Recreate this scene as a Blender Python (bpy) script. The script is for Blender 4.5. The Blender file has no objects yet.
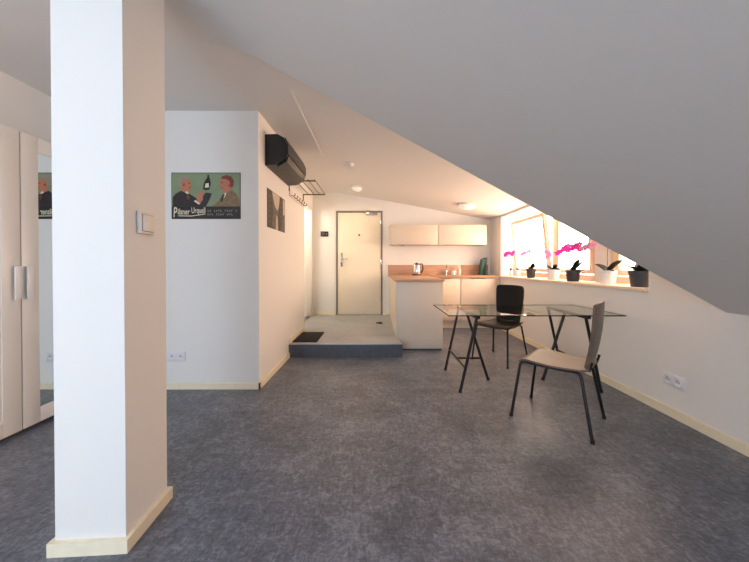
import bpy, bmesh, math, random
from mathutils import Vector, Matrix
random.seed(7)
SC = bpy.context.scene
COL = SC.collection
PI = math.pi

# ------------------------------------------------------------------ camera
cam_d = bpy.data.cameras.new('camera')
cam = bpy.data.objects.new('camera', cam_d)
COL.objects.link(cam)
cam.location = (0, 0, 1.15)
cam.rotation_euler = (math.radians(90 - 0.5), 0, 0)
cam_d.sensor_width = 36.0
cam_d.lens = 36.0 * 300 / 749
cam_d.shift_x = -1.5 / 749
cam_d.shift_y = -13.4 / 749
cam_d.clip_start = 0.02
SC.camera = cam

# ------------------------------------------------------------------ world and lights
w = bpy.data.worlds.new('sky'); SC.world = w; w.use_nodes = True
bg = w.node_tree.nodes['Background']
# hazy bright sky: cool on the side behind the viewer, warm sunlit haze beyond the dormer windows
_nt = w.node_tree
_tc = _nt.nodes.new('ShaderNodeTexCoord'); _sp = _nt.nodes.new('ShaderNodeSeparateXYZ'); _rp = _nt.nodes.new('ShaderNodeValToRGB')
_nt.links.new(_tc.outputs['Generated'], _sp.inputs[0]); _nt.links.new(_sp.outputs['X'], _rp.inputs['Fac']); _nt.links.new(_rp.outputs['Color'], bg.inputs['Color'])
_rp.color_ramp.elements[0].position = 0.15; _rp.color_ramp.elements[0].color = (0.60, 0.80, 1.02, 1)
_rp.color_ramp.elements[1].position = 0.55; _rp.color_ramp.elements[1].color = (2.05, 1.40, 1.05, 1)
bg.inputs['Strength'].default_value = 10.0

def area(name, loc, rot, sx, sy, power, color, spread=PI):
    l = bpy.data.lights.new(name, 'AREA'); l.shape = 'RECTANGLE'
    l.size = sx; l.size_y = sy; l.energy = power; l.color = color; l.spread = spread
    o = bpy.data.objects.new(name, l); COL.objects.link(o)
    o.location = loc; o.rotation_euler = rot
    return o
def point(name, loc, power, color, radius=0.05):
    l = bpy.data.lights.new(name, 'POINT'); l.energy = power; l.color = color; l.shadow_soft_size = radius
    o = bpy.data.objects.new(name, l); COL.objects.link(o); o.location = loc
    return o
# daylight through the big window behind the camera and through the dormer windows
for p_ in (area('sky_portal_rear', (-1.5, -2.46, 1.35), (PI/2, 0, 0), 2.2, 2.0, 1, (1, 1, 1)),
           area('sky_portal_dormer', (2.72, 3.95, 1.5), (PI/2, 0, PI/2), 2.95, 1.0, 1, (1, 1, 1))):
    p_.data.cycles.is_portal = True
WARM = (1.0, 0.66, 0.40)
LAMP_POWER = 5
BATH_POWER = 34

SC.view_settings.view_transform = 'Standard'
SC.view_settings.look = 'None'
SC.view_settings.gamma = 1.0
SC.view_settings.use_curve_mapping = False
SC.view_settings.exposure = 0.0

# ------------------------------------------------------------------ materials
def srgb(r, g, b):
    f = lambda c: (c/255)/12.92 if c/255 <= 0.04045 else (((c/255)+0.055)/1.055)**2.4
    return (f(r), f(g), f(b), 1)
def mat(name, col, rough=0.5, metal=0.0, spec=0.5, noise=0.0, nscale=8.0, bump=0.0, bscale=60.0, coat=0.0):
    m = bpy.data.materials.new(name); m.use_nodes = True
    nt = m.node_tree; b = nt.nodes['Principled BSDF']
    b.inputs['Base Color'].default_value = col
    b.inputs['Roughness'].default_value = rough
    b.inputs['Metallic'].default_value = metal
    b.inputs['Specular IOR Level'].default_value = spec
    b.inputs['Coat Weight'].default_value = coat
    tc = nt.nodes.new('ShaderNodeTexCoord')
    if noise > 0:
        n = nt.nodes.new('ShaderNodeTexNoise'); n.inputs['Scale'].default_value = nscale; n.inputs['Detail'].default_value = 4
        r = nt.nodes.new('ShaderNodeValToRGB')
        r.color_ramp.elements[0].position = 0.3; r.color_ramp.elements[1].position = 0.7
        r.color_ramp.elements[0].color = tuple(c*(1-noise) for c in col[:3]) + (1,)
        r.color_ramp.elements[1].color = tuple(min(1, c*(1+noise)) for c in col[:3]) + (1,)
        nt.links.new(tc.outputs['Object'], n.inputs['Vector']); nt.links.new(n.outputs['Fac'], r.inputs['Fac'])
        nt.links.new(r.outputs['Color'], b.inputs['Base Color'])
    if bump > 0:
        n2 = nt.nodes.new('ShaderNodeTexNoise'); n2.inputs['Scale'].default_value = bscale; n2.inputs['Detail'].default_value = 3
        bp = nt.nodes.new('ShaderNodeBump'); bp.inputs['Strength'].default_value = bump; bp.inputs['Distance'].default_value = 0.002
        nt.links.new(tc.outputs['Object'], n2.inputs['Vector']); nt.links.new(n2.outputs['Fac'], bp.inputs['Height'])
        nt.links.new(bp.outputs['Normal'], b.inputs['Normal'])
    return m

def wood(name, c1, c2, scale=3.0, rough=0.45, axis='X'):
    m = mat(name, c1, rough); nt = m.node_tree; b = nt.nodes['Principled BSDF']
    tc = nt.nodes.new('ShaderNodeTexCoord'); mp = nt.nodes.new('ShaderNodeMapping')
    s = [scale*7]*3; s['XYZ'.index(axis)] = scale*0.5; mp.inputs['Scale'].default_value = s
    n = nt.nodes.new('ShaderNodeTexNoise'); n.inputs['Scale'].default_value = 2.2; n.inputs['Detail'].default_value = 6; n.inputs['Distortion'].default_value = 0.6
    r = nt.nodes.new('ShaderNodeValToRGB'); r.color_ramp.elements[0].position = 0.35; r.color_ramp.elements[1].position = 0.68
    r.color_ramp.elements[0].color = c1; r.color_ramp.elements[1].color = c2
    nt.links.new(tc.outputs['Object'], mp.inputs['Vector']); nt.links.new(mp.outputs['Vector'], n.inputs['Vector'])
    nt.links.new(n.outputs['Fac'], r.inputs['Fac']); nt.links.new(r.outputs['Color'], b.inputs['Base Color'])
    return m

def lino(name, c_dark, c_mid, c_light, rough):
    """marbled linoleum: short fine flecks laid in two crossing directions over a faint large cloud"""
    m = mat(name, c_mid, rough); nt = m.node_tree; b = nt.nodes['Principled BSDF']
    tc = nt.nodes.new('ShaderNodeTexCoord')
    def flecks(sx, sy, rot, dist, det=7):
        mp = nt.nodes.new('ShaderNodeMapping'); mp.inputs['Scale'].default_value = (sx, sy, sx); mp.inputs['Rotation'].default_value = (0, 0, rot)
        n = nt.nodes.new('ShaderNodeTexNoise'); n.inputs['Scale'].default_value = 1.0; n.inputs['Detail'].default_value = det
        n.inputs['Roughness'].default_value = 0.66; n.inputs['Distortion'].default_value = dist
        nt.links.new(tc.outputs['Object'], mp.inputs['Vector']); nt.links.new(mp.outputs['Vector'], n.inputs['Vector'])
        return n.outputs['Fac']
    def mix(a, c, f):
        mx = nt.nodes.new('ShaderNodeMix'); mx.data_type = 'FLOAT'; mx.inputs[0].default_value = f
        nt.links.new(a, mx.inputs[2]); nt.links.new(c, mx.inputs[3]); return mx.outputs[0]
    v = mix(mix(flecks(19, 40, 0.42, 1.5), flecks(36, 17, -0.5, 1.5), 0.5), flecks(2.2, 3.2, 0.4, 0.8, 4), 0.28)
    r = nt.nodes.new('ShaderNodeValToRGB')
    r.color_ramp.elements[0].position = 0.39; r.color_ramp.elements[0].color = c_dark
    r.color_ramp.elements[1].position = 0.61; r.color_ramp.elements[1].color = c_light
    e = r.color_ramp.elements.new(0.5); e.color = c_mid
    nt.links.new(v, r.inputs['Fac']); nt.links.new(r.outputs['Color'], b.inputs['Base Color'])
    bp = nt.nodes.new('ShaderNodeBump'); bp.inputs['Strength'].default_value = 0.05; bp.inputs['Distance'].default_value = 0.002
    nt.links.new(v, bp.inputs['Height']); nt.links.new(bp.outputs['Normal'], b.inputs['Normal'])
    return m

def glass(name, tint, refl=1.0, base=0.04):
    m = bpy.data.materials.new(name); m.use_nodes = True
    nt = m.node_tree; nt.nodes.clear()
    out = nt.nodes.new('ShaderNodeOutputMaterial'); mix = nt.nodes.new('ShaderNodeMixShader')
    tr = nt.nodes.new('ShaderNodeBsdfTransparent'); gl = nt.nodes.new('ShaderNodeBsdfGlossy'); fr = nt.nodes.new('ShaderNodeFresnel')
    tr.inputs['Color'].default_value = tint; gl.inputs['Roughness'].default_value = 0.01; fr.inputs['IOR'].default_value = 1.5
    ge = nt.nodes.new('ShaderNodeNewGeometry'); sb = nt.nodes.new('ShaderNodeMath'); sb.operation = 'SUBTRACT'; sb.inputs[0].default_value = 1.0
    ml = nt.nodes.new('ShaderNodeMath'); ml.operation = 'MULTIPLY'      # reflect at the entry face only: the ray is not bent inside
    nt.links.new(ge.outputs['Backfacing'], sb.inputs[1]); nt.links.new(fr.outputs['Fac'], ml.inputs[0]); nt.links.new(sb.outputs[0], ml.inputs[1])
    nt.links.new(ml.outputs[0], mix.inputs['Fac']); nt.links.new(tr.outputs['BSDF'], mix.inputs[1]); nt.links.new(gl.outputs['BSDF'], mix.inputs[2])
    nt.links.new(mix.outputs['Shader'], out.inputs['Surface'])
    return m

def emit(name, col, strength):
    m = mat(name, (0.8, 0.8, 0.8, 1), 0.4); b = m.node_tree.nodes['Principled BSDF']
    b.inputs['Emission Color'].default_value = col; b.inputs['Emission Strength'].default_value = strength
    return m

M = {}
M['wall'] = mat('white_paint', (0.80, 0.785, 0.75, 1), 0.75, bump=0.10, bscale=90, spec=0.25)
M['ceil'] = mat('ceiling_paint', (0.76, 0.745, 0.72, 1), 0.8, bump=0.08, bscale=90, spec=0.2)
M['trim'] = wood('cream_trim', srgb(236, 225, 196), srgb(241, 231, 205), 1.5, 0.45, 'Y')
M['floor'] = lino('grey_linoleum', srgb(65, 70, 81), srgb(98, 103, 114), srgb(138, 143, 153), 0.38)
M['platform'] = lino('grey_linoleum_lit', srgb(142, 146, 148), srgb(156, 158, 160), srgb(170, 172, 172), 0.4)  # same lino as the floor, with the light on it put into paler greys
M['nosing'] = mat('dark_riser', srgb(76, 80, 88), 0.4, noise=0.15, nscale=30)
M['white_lac'] = mat('white_lacquer', srgb(222, 217, 209), 0.35)
M['white_plastic'] = mat('white_plastic', srgb(225, 224, 222), 0.35)
M['pale_socket'] = mat('pale_socket_plastic', srgb(226, 225, 228), 0.4)
M['dark'] = mat('dark_plastic', srgb(22, 21, 22), 0.45)
M['hole'] = mat('socket_hole', srgb(70, 70, 74), 0.6)
M['black_metal'] = mat('black_metal', srgb(20, 19, 20), 0.38, spec=0.4)
M['black_seat'] = mat('black_chair_shell', srgb(8, 8, 8), 0.45, spec=0.3)
M['rubber'] = mat('black_rubber', srgb(14, 14, 14), 0.7)
M['beech'] = wood('greige_plywood', srgb(104, 85, 72), srgb(121, 100, 86), 2.0, 0.42, 'Y')
M['ac'] = mat('black_ac_plastic', srgb(15, 14, 14), 0.36)
M['ac2'] = mat('dark_brown_ac_plastic', srgb(36, 32, 30), 0.36)
M['chrome'] = mat('brushed_steel', (0.62, 0.61, 0.6, 1), 0.22, 1.0)
M['steel'] = mat('grey_steel', (0.45, 0.44, 0.43, 1), 0.35, 1.0)
M['rack'] = mat('bronze_metal', srgb(110, 92, 76), 0.4, 0.7)
M['door'] = mat('cream_door_paint', srgb(242, 230, 208), 0.45, bump=0.03)
M['door_frame'] = mat('grey_door_frame', srgb(126, 120, 112), 0.5)
M['cab'] = mat('greige_cabinet', srgb(208, 196, 180), 0.4)
M['cab2'] = mat('cream_cabinet', srgb(222, 206, 186), 0.4)
M['counter'] = wood('oak_worktop', srgb(178, 136, 106), srgb(200, 157, 126), 2.5, 0.4, 'X')
M['winwood'] = wood('pale_pine_frame', srgb(238, 214, 186), srgb(244, 222, 196), 2.0, 0.5, 'Z')
M['pane'] = glass('window_glass', (0.98, 0.99, 0.98, 1))
M['tabletop'] = glass('table_glass', (0.90, 0.95, 0.92, 1))
M['glass_edge'] = mat('green_glass_edge', srgb(26, 34, 31), 0.4, spec=0.2)
M['mirror'] = mat('mirror', (0.86, 0.88, 0.86, 1), 0.01, 1.0)
M['pot_white'] = mat('white_ceramic', srgb(232, 236, 238), 0.25)
M['pot_black'] = mat('anthracite_pot', srgb(48, 51, 56), 0.45, noise=0.1, nscale=40)
M['pot_blue'] = mat('slate_pot', srgb(62, 70, 78), 0.4, noise=0.1, nscale=40)
M['soil'] = mat('bark_soil', srgb(52, 38, 28), 0.9, noise=0.4, nscale=60)
M['leaf'] = mat('orchid_leaf', srgb(20, 30, 17), 0.6, spec=0.2, noise=0.25, nscale=25)
M['stem'] = mat('orchid_stem', srgb(84, 76, 50), 0.6)
M['magenta'] = mat('magenta_petal', srgb(222, 84, 190), 0.55)
M['pink'] = mat('pale_pink_petal', srgb(236, 186, 220), 0.55)
M['green_board'] = mat('dark_green_plastic', srgb(14, 84, 70), 0.4)
M['mat'] = mat('black_mat', srgb(16, 16, 17), 0.9, bump=0.6, bscale=250)
M['lamp'] = emit('lamp_diffuser', (1, 0.80, 0.62, 1), 0.35)
M['p_green'] = mat('poster_green', srgb(128, 146, 112), 0.5, noise=0.12, nscale=6)
M['p_black'] = mat('poster_black', srgb(20, 22, 20), 0.5)
M['p_suit'] = mat('poster_dark_suit', srgb(36, 30, 34), 0.5)
M['p_brown'] = mat('poster_brown_suit', srgb(128, 104, 74), 0.5, noise=0.2, nscale=40)
M['p_skin'] = mat('poster_skin', srgb(188, 118, 88), 0.5)
M['p_red'] = mat('poster_red_hair', srgb(124, 56, 40), 0.5)
M['p_grey'] = mat('poster_grey_hair', srgb(150, 140, 124), 0.5)
M['p_cream'] = mat('poster_cream', srgb(226, 216, 190), 0.5)
M['c_dark'] = mat('print_dark', srgb(44, 38, 34), 0.5, noise=0.3, nscale=30)
M['c_mid'] = mat('print_grey', srgb(86, 78, 72), 0.5, noise=0.3, nscale=25)
M['c_light'] = mat('print_light', srgb(188, 172, 154), 0.5, noise=0.1, nscale=20)

for k_ in ('magenta', 'pink', 'leaf'):
    b_ = M[k_].node_tree.nodes['Principled BSDF']; nt_ = M[k_].node_tree
    tl_ = nt_.nodes.new('ShaderNodeBsdfTranslucent'); mx_ = nt_.nodes.new('ShaderNodeMixShader'); mx_.inputs[0].default_value = 0.04 if k_ == 'leaf' else 0.5
    tl_.inputs['Color'].default_value = b_.inputs['Base Color'].default_value
    nt_.links.new(b_.outputs[0], mx_.inputs[1]); nt_.links.new(tl_.outputs[0], mx_.inputs[2]); nt_.links.new(mx_.outputs[0], nt_.nodes['Material Output'].inputs['Surface'])
# ------------------------------------------------------------------ mesh helpers
class MB:
    def __init__(s): s.bm = bmesh.new(); s.mats = []
    def mi(s, m):
        if m not in s.mats: s.mats.append(m)
        return s.mats.index(m)
    def _fin(s, faces, m, smooth=False):
        i = s.mi(m)
        for f in faces: f.material_index = i; f.smooth = smooth
    def box(s, x0, x1, y0, y1, z0, z1, m, bev=0.0, seg=2, mx=None):
        r = bmesh.ops.create_cube(s.bm, size=1)
        for v in r['verts']:
            v.co = Vector(((x0+x1)/2 + v.co.x*(x1-x0), (y0+y1)/2 + v.co.y*(y1-y0), (z0+z1)/2 + v.co.z*(z1-z0)))
        vs = r['verts']; fs = list({f for v in vs for f in v.link_faces})
        if bev > 0:
            es = list({e for v in vs for e in v.link_edges})
            rr = bmesh.ops.bevel(s.bm, geom=es, offset=bev, segments=seg, profile=0.5, affect='EDGES')
            vs = list({v for f in rr['faces'] for v in f.verts} | {v for v in vs if v.is_valid})
            fs = list({f for v in vs for f in v.link_faces})
        if mx is not None:
            for v in vs: v.co = mx @ v.co
        s._fin(fs, m)
        return s
    def prism(s, pts, ext, m, smooth=False):
        """pts: list of 3-D points of a planar polygon, ext: extrusion vector"""
        ext = Vector(ext); a = [s.bm.verts.new(Vector(p)) for p in pts]; b = [s.bm.verts.new(Vector(p)+ext) for p in pts]
        n = len(pts); fs = [s.bm.faces.new(a), s.bm.faces.new(list(reversed(b)))]
        for i in range(n):
            j = (i+1) % n
            f = s.bm.faces.new((a[j], a[i], b[i], b[j])); f.smooth = smooth; fs.append(f)
        i = s.mi(m)
        for f in fs: f.material_index = i
        bmesh.ops.recalc_face_normals(s.bm, faces=fs)
        return s
    def tube(s, pts, r, m, seg=12, caps=True, radii=None):
        pts = [Vector(p) for p in pts]; rings = []
        up = None
        for i, p in enumerate(pts):
            if i == 0: t = pts[1]-pts[0]
            elif i == len(pts)-1: t = pts[-1]-pts[-2]
            else: t = (pts[i+1]-p).normalized() + (p-pts[i-1]).normalized()
            t.normalize()
            if up is None:
                up = Vector((0, 0, 1)) if abs(t.z) < 0.9 else Vector((1, 0, 0))
            a = t.cross(up).normalized(); b = a.cross(t).normalized(); up = b
            rr = radii[i] if radii else r
            rings.append([s.bm.verts.new(p + rr*(math.cos(2*PI*k/seg)*a + math.sin(2*PI*k/seg)*b)) for k in range(seg)])
        fs = []
        for q in range(len(rings)-1):
            for k in range(seg):
                fs.append(s.bm.faces.new((rings[q][k], rings[q][(k+1) % seg], rings[q+1][(k+1) % seg], rings[q+1][k])))
        s._fin(fs, m, True)
        if caps:
            c = [s.bm.faces.new(list(reversed(rings[0]))), s.bm.faces.new(rings[-1])]; s._fin(c, m)
            fs += c
        bmesh.ops.recalc_face_normals(s.bm, faces=fs)
        return s
    def lathe(s, prof, m, c=(0, 0, 0), seg=32, axis='Z', smooth=True):
        """prof: list of (radius, height); closed with caps where radius > 0 at the ends"""
        c = Vector(c); rings = []
        def P(r, h, k):
            a = 2*PI*k/seg; x, y = r*math.cos(a), r*math.sin(a)
            return c + {'Z': Vector((x, y, h)), 'Y': Vector((x, h, -y)), 'X': Vector((h, x, y))}[axis]
        for r, h in prof: rings.append([s.bm.verts.new(P(max(r, 1e-5), h, k)) for k in range(seg)])
        fs = []
        for q in range(len(rings)-1):
            for k in range(seg):
                fs.append(s.bm.faces.new((rings[q][k], rings[q][(k+1) % seg], rings[q+1][(k+1) % seg], rings[q+1][k])))
        s._fin(fs, m, smooth)
        caps = [s.bm.faces.new(list(reversed(rings[0]))), s.bm.faces.new(rings[-1])]; s._fin(caps, m)
        bmesh.ops.recalc_face_normals(s.bm, faces=fs+caps)
        return s
    def grid(s, P, m, smooth=True, thick=0.0):
        """P: 2-D list of points -> sheet, optionally with thickness (grid offset along vertex normals)"""
        R, Cn = len(P), len(P[0])
        top = [[s.bm.verts.new(Vector(p)) for p in row] for row in P]; fs = []
        for i in range(R-1):
            for j in range(Cn-1): fs.append(s.bm.faces.new((top[i][j], top[i][j+1], top[i+1][j+1], top[i+1][j])))
        if thick:
            def nrm(i, j):
                a = Vector(P[min(i+1, R-1)][j]) - Vector(P[max(i-1, 0)][j]); b = Vector(P[i][min(j+1, Cn-1)]) - Vector(P[i][max(j-1, 0)])
                return a.cross(b).normalized()
            bot = [[s.bm.verts.new(Vector(P[i][j]) + nrm(i, j)*thick) for j in range(Cn)] for i in range(R)]
            for i in range(R-1):
                for j in range(Cn-1): fs.append(s.bm.faces.new((bot[i][j], bot[i+1][j], bot[i+1][j+1], bot[i][j+1])))
            for i in range(R-1):
                fs.append(s.bm.faces.new((top[i][0], top[i+1][0], bot[i+1][0], bot[i][0])))
                fs.append(s.bm.faces.new((top[i][-1], bot[i][-1], bot[i+1][-1], top[i+1][-1])))
            for j in range(Cn-1):
                fs.append(s.bm.faces.new((top[0][j], bot[0][j], bot[0][j+1], top[0][j+1])))
                fs.append(s.bm.faces.new((top[-1][j], top[-1][j+1], bot[-1][j+1], bot[-1][j])))
            bmesh.ops.recalc_face_normals(s.bm, faces=fs)
        s._fin(fs, m, smooth)
        return s
    def build(s, name, parent=None, sharp=35):
        me = bpy.data.meshes.new(name)
        for m in s.mats: me.materials.append(M[m])
        s.bm.normal_update(); s.bm.to_mesh(me); s.bm.free()
        try: me.set_sharp_from_angle(angle=math.radians(sharp))
        except Exception: pass
        o = bpy.data.objects.new(name, me); COL.objects.link(o)
        if parent is not None:
            o.parent = parent
        return o
def empty(name, loc=(0, 0, 0), rz=0.0, label=None, cat=None, group=None, kind=None):
    o = bpy.data.objects.new(name, None); COL.objects.link(o); o.empty_display_size = 0.1
    o.location = loc; o.rotation_euler = (0, 0, rz)
    return tag(o, label, cat, group, kind)
def tag(o, label=None, cat=None, group=None, kind=None):
    if label: o['label'] = label
    if cat: o['category'] = cat
    if group: o['group'] = group
    if kind: o['kind'] = kind
    return o
def box(name, x0, x1, y0, y1, z0, z1, m, parent=None, bev=0.0):
    return MB().box(x0, x1, y0, y1, z0, z1, m, bev).build(name, parent)
def S(o, label, cat): return tag(o, label, cat, None, 'structure')
def arc(fn, a0, a1, n): return [fn(a0 + (a1-a0)*i/n) for i in range(n+1)]

# ------------------------------------------------------------------ the room
XL, XR, YB, YF, XA, YAC, YBK, H = -2.75, 2.246, -2.4, 2.775, -1.085, 4.46, 5.905, 2.571
XC, YD, ZK = -0.947, 1.92, 0.845              # crease of the sloped roof, its dormer edge, its height at the right wall
SL = (H - ZK) / (XR - XC)
XD, ZD = -0.69, 2.036                          # crease of the dormer ceiling, its height at the right wall
SD = (H - ZD) / (XR - XD)
ZS = 0.957                                     # worktop
ZW = 0.957                                     # window sill

S(box('floor', XL-0.15, XR+0.1, YB-0.15, YBK+0.12, -0.12, 0, 'floor'), 'blue-grey marbled linoleum floor of the whole room', 'floor')

# main ceiling: flat on the left, softly rounded into the big slope on the right
t = 0.26; d = Vector((1, 0, -SL)).normalized()
p0, p1, p2 = Vector((XC-t, 0, H)), Vector((XC, 0, H)), Vector((XC, 0, H)) + d*t
prof = [Vector((XL-0.15, 0, H))]
for i in range(11):
    u = i/10; prof.append(p0*(1-u)**2 + p1*2*u*(1-u) + p2*u*u)
XE = XR + 0.52
prof += [Vector((XE, 0, H - SL*(XE-XC))), Vector((XE, 0, 2.8)), Vector((XL-0.15, 0, 2.8))]
c = MB().prism([(p.x, YB-0.15, p.z) for p in prof], (0, YD-YB+0.15, 0), 'ceil', True).build('ceiling', sharp=25)
S(c, 'plain ceiling curving into the big grey roof slope at the right', 'ceiling')
prof = [(XL-0.15, H), (XD, H), (XE, H - SD*(XE-XD)), (XE, 2.8), (XL-0.15, 2.8)]
c = MB().prism([(x, YD, z) for x, z in prof], (0, YBK+0.12-YD, 0), 'ceil').build('ceiling_kitchen')
S(c, 'warm-lit kitchen ceiling that falls gently towards the windows', 'ceiling')
# thin board joint on the kitchen ceiling
b = MB().box(XD-0.018, XD+0.004, 2.45, 3.9, H-0.006, H+0.004, 'ceil').build('trim_ceiling')
S(b, 'thin raised board joint running along the kitchen ceiling crease', 'trim')

# left, front and entry walls
S(box('wall_left', XL-0.15, XL, YB-0.15, YF+0.1, 0, H+0.02, 'wall'), 'plain wall behind the white wardrobe', 'wall')
S(MB().box(XL, XA, YF, YF+0.1, 0, H+0.02, 'wall').box(XA-0.1, XA, YF+0.1, YAC, 0, H+0.02, 'wall').box(-1.34, XA, YAC, YAC+0.1, 0, H+0.02, 'wall').build('wall_corner'),
  'white projecting wall corner carrying the posters and the air conditioner', 'wall')
XH = -1.24
S(MB().box(XH-0.1, XH, YAC+0.1, 4.72, 0, H+0.02, 'wall').box(XH-0.1, XH, 5.80, YBK, 0, H+0.02, 'wall').box(XH-0.1, XH, 4.72, 5.80, 2.27, H+0.02, 'wall').build('wall_entry'),
  'short wall with the bright doorway left of the entrance door', 'wall')
# bright side room behind the doorway
S(MB().box(-2.6, XH-0.1, YAC+0.1, 4.64, 0.168, 2.5, 'wall').box(-2.6, XH-0.1, YBK-0.06, YBK+0.02, 0.168, 2.5, 'wall').box(-2.7, -2.6, YAC+0.1, YBK+0.02, 0.1, 2.5, 'wall')
  .box(-2.7, XH-0.1, YAC+0.1, YBK+0.02, 2.45, 2.55, 'wall').box(-2.7, XH-0.1, YAC+0.1, YBK+0.02, 0.08, 0.168, 'wall').build('wall_bathroom'),
  'bright cream inside of the side room seen through the doorway', 'wall')
bl = empty('ceiling_lamp', (-1.75, 5.2, 2.45), 0, 'lamp inside the bright side room behind the doorway', 'lamp')
MB().lathe([(0.11, 0), (0.11, -0.015), (0.10, -0.02)], 'white_plastic').build('base', bl)
MB().lathe([(0.10, -0.02), (0.095, -0.05), (0.06, -0.075), (0.0, -0.08)], 'lamp').build('diffuser', bl)
point('side_room_light', (-1.75, 5.2, 2.25), BATH_POWER, (1.0, 0.90, 0.74), 0.16)
# back wall with the entrance door opening
DX0, DX1, DZ = -0.787, 0.128, 2.213
S(MB().box(XH-0.1, DX0, YBK, YBK+0.12, 0, H+0.02, 'wall').box(DX1, XR+0.42, YBK, YBK+0.12, 0, H+0.02, 'wall').box(DX0, DX1, YBK, YBK+0.12, DZ, H+0.02, 'wall')
  .box(DX0, DX1, YBK+0.1, YBK+0.14, 0, DZ, 'wall').build('wall_back'), 'end wall with the entrance door and kitchen units', 'wall')
# right wall with the dormer window recess
WY0, WY1, WZ1 = 2.47, 5.39, 2.0
wr = MB().box(XR, XR+0.42, YB-0.15, YBK+0.12, 0, ZW-0.03, 'wall')
wr.box(XR, XR+0.42, WY1, YBK+0.12, ZW-0.03, 2.2, 'wall').box(XR, XR+0.42, YD-0.1, WY0, ZW-0.03, 2.3, 'wall').box(XR, XR+0.42, WY0, WY1, WZ1, 2.2, 'wall')
wr.box(2.50, XR+0.42, 3.21, 3.42, ZW-0.03, WZ1, 'wall')
S(wr.build('wall_right'), 'low white wall under the slope with the long window recess', 'wall')
# wall behind the camera with the big window that lights the room
bx0, bx1, bz0, bz1 = -2.60, -0.40, 0.35, 2.35
S(MB().box(XL, bx0, YB-0.15, YB, 0, H+0.02, 'wall').box(bx1, XR, YB-0.15, YB, 0, H+0.02, 'wall').box(bx0, bx1, YB-0.15, YB, 0, bz0, 'wall').box(bx0, bx1, YB-0.15, YB, bz1, H+0.02, 'wall')
  .build('wall_rear'), 'wall behind the viewer with a large window', 'wall')
wb = empty('window_4', ((bx0+bx1)/2, YB-0.1, bz0), 0, 'large window in the wall behind the viewer', 'window', None, 'structure')
hw = (bx1-bx0)/2; hh = bz1-bz0
f = MB()
for x in (-hw, -hw/3-0.03, hw/3-0.03, hw-0.06): f.box(x, x+0.06, -0.02, 0.04, 0, hh, 'white_plastic')
f.box(-hw, hw, -0.02, 0.04, 0, 0.06, 'white_plastic').box(-hw, hw, -0.02, 0.04, hh-0.06, hh, 'white_plastic').build('window_frame', wb)

# raised platform in front of the entrance door
pf = MB().prism([(XA, 3.73, 0), (0.332, 3.73, 0), (0.268, 4.04, 0), (0.268, YBK, 0), (XH, YBK, 0), (XH, YAC+0.1, 0), (XA, YAC+0.1, 0)], (0, 0, 0.168), 'platform').build('platform')
S(pf, 'low grey lino platform with a dark riser before the entrance door', 'platform')
MB().box(XA+0.001, 0.330, 3.722, 3.73, 0.0, 0.16, 'nosing').box(XA+0.001, 0.334, 3.718, 3.75, 0.158, 0.171, 'steel').build('riser', pf)['label'] = 'dark step riser with a thin metal edge'

# baseboards
BH = 0.058
S(MB().box(XL, XA+0.014, YF-0.014, YF, 0, BH, 'trim').box(XA, XA+0.014, YF-0.014, 3.73, 0, BH, 'trim').box(XA, XA+0.014, 3.735, YAC, 0.168, 0.168+BH, 'trim').build('baseboard_corner'),
  'cream baseboard round the projecting wall corner', 'baseboard')
S(MB().box(XR-0.016, XR, YB, YBK, 0, 0.066, 'trim').build('baseboard_right'), 'cream baseboard along the low right wall', 'baseboard')
S(MB().box(XH, DX0-0.03, YBK-0.014, YBK, 0.168, 0.168+BH, 'trim').box(0.15, 0.262, YBK-0.014, YBK, 0.168, 0.168+BH, 'trim').build('baseboard_back'), 'short cream baseboard beside the entrance door', 'baseboard')
S(MB().box(XL, XL+0.014, YB, YF, 0, BH, 'trim').build('baseboard_left'), 'cream baseboard along the wall behind the wardrobe', 'baseboard')

# square column
FL, FR, BR, BL = (-1.276, 1.184), (-1.008, 1.200), (-1.022, 1.458), (-1.290, 1.442)
colm = MB().prism([(x, y, 0) for x, y in (FL, FR, BR, BL)], (0, 0, H+0.02), 'wall').build('column')
S(colm, 'white square column standing free in the left foreground', 'column')
cx = sum(p[0] for p in (FL, FR, BR, BL))/4; cy = sum(p[1] for p in (FL, FR, BR, BL))/4
def grow(p, a):
    u = Vector((FR[0]-FL[0], FR[1]-FL[1])).normalized(); v = Vector((BR[0]-FR[0], BR[1]-FR[1])).normalized()
    q = Vector((p[0]-cx, p[1]-cy)); return Vector(p) + u*math.copysign(a, q.dot(u)) + v*math.copysign(a, q.dot(v))
MB().prism([(*grow(p, 0.017), 0) for p in (FL, FR, BR, BL)], (0, 0, 0.055), 'trim').build('baseboard', colm)['label'] = 'cream baseboard round the column foot'

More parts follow.
